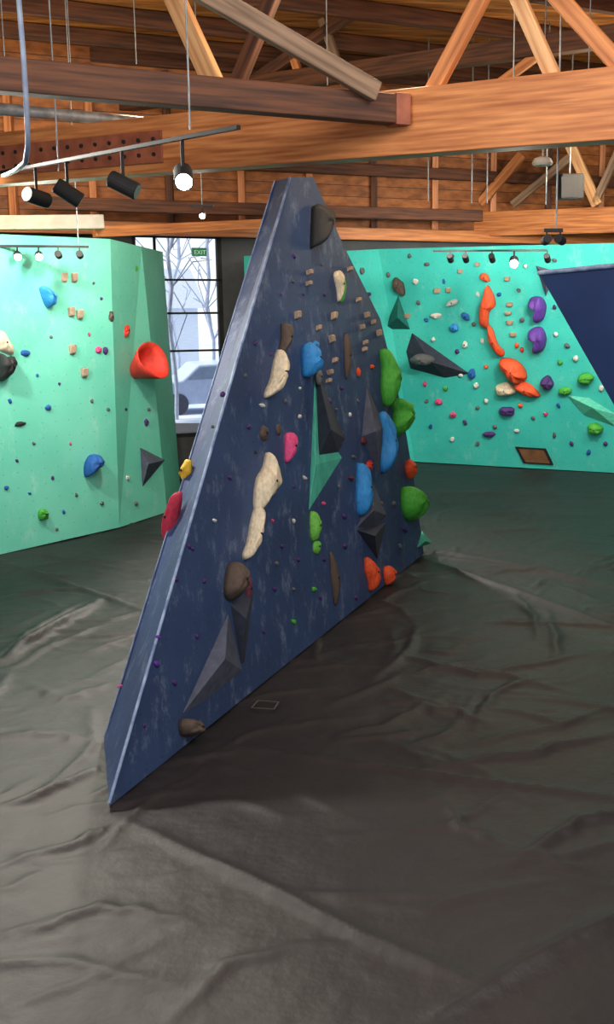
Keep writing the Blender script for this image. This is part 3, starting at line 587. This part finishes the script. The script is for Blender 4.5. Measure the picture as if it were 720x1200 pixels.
# ---------------------------------------------------------------- track lights
can_me=cyl_mesh([.055,.06,.06,.052,.052],[0,.01,.2,.205,.19],20,M_BLK,'lamp_housing')
def lampobj(top,aim,lit,scale=1.0,energy=0,drop=.14):
    e=bpy.data.objects.new('track_lamp',None); e.location=top; COL.objects.link(e)
    tag(e,('lit' if lit else 'unlit')+' black cylindrical spotlight hanging from ceiling track','lamp','track spotlights')
    c=top-Vector((0,0,drop*scale)); d=(aim-c).normalized()
    M=Matrix.Translation(c-d*.1*scale)@d.to_track_quat('Z','Y').to_matrix().to_4x4()@Matrix.Scale(scale,4)
    inv=Matrix.Translation(top).inverted()
    h=bpy.data.objects.new('lamp_housing',can_me); h.matrix_world=M; COL.objects.link(h); h.parent=e; h.matrix_parent_inverse=inv
    ln=bpy.data.objects.new('lens',cyl_mesh([.05,.05],[.19,.207],20,M_GLOW if lit else M_LENS,'lens')); ln.matrix_world=M; COL.objects.link(ln); ln.parent=e; ln.matrix_parent_inverse=inv
    s=rod('bracket',[top,c],.012*scale,M_BLK); s.parent=e; s.matrix_parent_inverse=inv
    if energy:
        l=bpy.data.lights.new('spot','SPOT'); l.energy=energy; l.spot_size=math.radians(100); l.spot_blend=.8; l.shadow_soft_size=.06; l.color=(1,.93,.82)
        lo=bpy.data.objects.new('bulb',l); lo.matrix_world=Matrix.Translation(c+d*.13*scale)@d.to_track_quat('-Z','Y').to_matrix().to_4x4(); COL.objects.link(lo); lo.parent=e; lo.matrix_parent_inverse=inv
t0=dep(280,149,7.2); t1=dep(-90,223,11.3)
t1=Vector((t1.x,t1.y,t0.z))
tr=beam('light_track',t0,t1,.035,.03,M_BLK,.003); tag(tr,'long black ceiling light track','light track')
ST=S(t0,(t1-t0).cross(Vector((0,0,1))),'')
def ontrack(px): 
    p=ST.at(px,180); return Vector((p.x,p.y,t0.z-.015))
for x,lit,aim,en in((40,0,Vector((-1.5,13,3.4)),0),(77,0,Vector((-1.2,9.6,2.9)),0),(143,0,Vector((-.4,8.2,3.2)),0),(214,1,Vector((-.9,4.5,2.6)),200)):
    lampobj(ontrack(x),aim,lit,1.15,en,drop=.22)
u0,u1=dep(-30,288,12.6),dep(104,288,12.9); u1.z=u0.z
tag(beam('light_track',u0,u1,.035,.03,M_BLK,.003),'short black light track before mint wall','light track')
for x,lit in((20,1),(45,1),(68,0),(93,0)):
    p=dep(x,290,12.8); p.z=u0.z; lampobj(p,dep(x+5,330,11.5) if lit else dep(x+10,320,14),lit,.8 if lit else .7,60 if lit else 0)
v0,v1=dep(508,294,16.2),dep(642,291,16.0); v1.z=v0.z
tag(beam('light_track',v0,v1,.035,.03,M_BLK,.003),'short black light track before turquoise wall','light track')
for x,lit in((528,0),(546,0),(577,0),(603,1),(642,0)):
    p=dep(x,292,16.1); p.z=v0.z; lampobj(p,dep(x,340,14.5) if lit else dep(x+10,340,17),lit,1.2 if lit else .8,60 if lit else 0)
tag(beam('light_track',dep(638,270,8.5),dep(660,270,8.5),.03,.03,M_BLK,.003),'stub of black track on hanging rod','light track')
for x in(641,657): lampobj(dep(x,272,8.5),dep(x+(-20 if x<650 else 30),300,9.2),0,.6,drop=.1)
pq=dep(237,243,14); lampobj(pq,dep(237,300,12),1,.7,20)
tag(beam('light_track',pq+Vector((-.15,0,.02)),pq+Vector((.15,0,.02)),.03,.03,M_BLK,.003),'stub of black track under purlin','light track')
tag(rod('hanger_rod',[pq,Vector((pq.x,pq.y,CZ))],.007,M_STEEL),'thin steel hanger rod dropping from the roof','rod','roof hanger rods')
sp=beam('loudspeaker',dep(655,219,15.5),dep(681,219,15.6),.25,.36,M_BLK,.02); tag(sp,'black box loudspeaker hung among roof trusses','speaker')
grl=beam('speaker_grille',dep(658,219,15.35),dep(678,219,15.45),.02,.3,M_BLK,.005); grl.parent=sp; grl.matrix_parent_inverse=sp.matrix_world.inverted()
sc_=dep(668,205,15.55); tag(rod('hanger_rod',[sc_,Vector((sc_.x,sc_.y,CZ))],.012,M_STEEL),'thin steel hanger rod dropping from the roof','rod','roof hanger rods')
rf_=bpy.data.objects.new('dome_fixture',cyl_mesh([.12,.14,.11,.03],[0,.03,.09,.12],24,M_WHT,'dome_fixture')); rf_.location=dep(636,194,14); COL.objects.link(rf_); tag(rf_,'white round dome ceiling fixture','light fixture')
sc_=dep(636,190,14)+Vector((0,0,.05)); tag(rod('hanger_rod',[sc_,Vector((sc_.x,sc_.y,CZ))],.01,M_STEEL),'thin steel hanger rod dropping from the roof','rod','roof hanger rods')
sx,sz=ws(224,296)
ex=mk('exit_sign',[wp(sx+a,sz+z,o_) for o_ in(-.1,-.04) for a,z in((0,-.06),(.25,-.06),(.25,.08),(0,.08))],[(0,1,2,3),(7,6,5,4),(0,4,5,1),(1,5,6,2),(2,6,7,3),(3,7,4,0)],M_GREENS,origin=wp(sx,sz)); fixn(ex); tag(ex,'small green illuminated EXIT sign above window','exit sign')
fc=bpy.data.curves.new('lettering','FONT'); fc.body='EXIT'; fc.size=.1; fc.extrude=.003; fc.materials.append(M_WTXT)
ft=bpy.data.objects.new('tmp_text',fc); COL.objects.link(ft)
lm=bpy.data.meshes.new_from_object(ft.evaluated_get(bpy.context.evaluated_depsgraph_get())); bpy.data.objects.remove(ft)
ft=bpy.data.objects.new('lettering',lm); COL.objects.link(ft)
R=Matrix((Dw,Vector((0,0,1)),WS.N)).transposed().to_4x4(); R.translation=wp(sx+.03,sz-.03,-.104); ft.matrix_world=R; ft.parent=ex; ft.matrix_parent_inverse=Matrix.Translation(ex.location).inverted()
# ---------------------------------------------------------------- lights
w=bpy.data.worlds.new('world'); scene.world=w; w.use_nodes=True; w.node_tree.nodes['Background'].inputs[0].default_value=(.86,.93,1,1); w.node_tree.nodes['Background'].inputs[1].default_value=1.25
su=bpy.data.lights.new('sun','SUN'); su.energy=3.0; su.angle=math.radians(3); su.color=(1,.97,.92)
so=bpy.data.objects.new('sun',su); so.location=(-20,-5,25); so.rotation_euler=(Vector((.8,.3,-.8))).to_track_quat('-Z','Y').to_euler(); COL.objects.link(so)
def area(loc,aim,e,size,col=(1,.95,.88)):
    l=bpy.data.lights.new('area','AREA'); l.energy=e; l.size=size; l.color=col
    o_=bpy.data.objects.new('added_area_fill',l); o_.location=loc; o_.rotation_euler=(Vector(aim)-Vector(loc)).to_track_quat('-Z','Y').to_euler(); COL.objects.link(o_)  # added soft fill above the view, no fixture hangs there
def spot(loc,aim,e,ang,soft=.15,col=(1,.94,.84)):
    l=bpy.data.lights.new('spot','SPOT'); l.energy=e; l.spot_size=math.radians(ang); l.spot_blend=.6; l.shadow_soft_size=soft; l.color=col
    o_=bpy.data.objects.new('unseen_spot',l); o_.location=loc; o_.rotation_euler=(Vector(aim)-Vector(loc)).to_track_quat('-Z','Y').to_euler(); COL.objects.link(o_)  # spot without a modelled fixture, most added to light the climbing walls
area((-3,3,6.9),(-2,9,0),400,4); area((3,4,6.9),(1,10,1),580,4)
spot((-5,10,4.6),(-6,14,2),600,100); spot((-3,11.5,4.5),(-4.5,15,2),350,90)
spot((2.5,13.5,4.4),(2,19,2),650,110); spot((5,13.5,4.4),(4,18,2),420,100); spot((0.3,15,4.4),(0,19,2),180,100)
# bare spots added near the tracks for scallops of light on the walls
spot((.7,15.6,4.15),(.5,18.3,3.0),90,75,soft=.05); spot((1.9,15.4,4.1),(2.0,18,2.8),120,75,soft=.05); spot((3.3,15,4.1),(3.5,17.6,2.8),110,75,soft=.05)
spot((-5.0,12.0,4.1),(-4.9,13.8,2.8),60,75,soft=.05); spot((-4.1,12.3,4.1),(-4.2,14.2,2.6),60,75,soft=.05)
spot((-4.2,9.5,4.5),(0,5,0),950,100,soft=.2)
spot((-2.5,16,4.6),(1,10,0),1400,90,soft=.12)
for loc in((-3,12,5.2),(3,15,5.2),(0,9.8,5.6),(-6,14,5.2)):
    l=bpy.data.lights.new('point','POINT'); l.energy=165; l.color=(1,.8,.54); l.shadow_soft_size=.3; o_=bpy.data.objects.new('added_truss_fill',l); o_.location=loc; COL.objects.link(o_)  # added warm point fill among the timbers, no lamp modelled
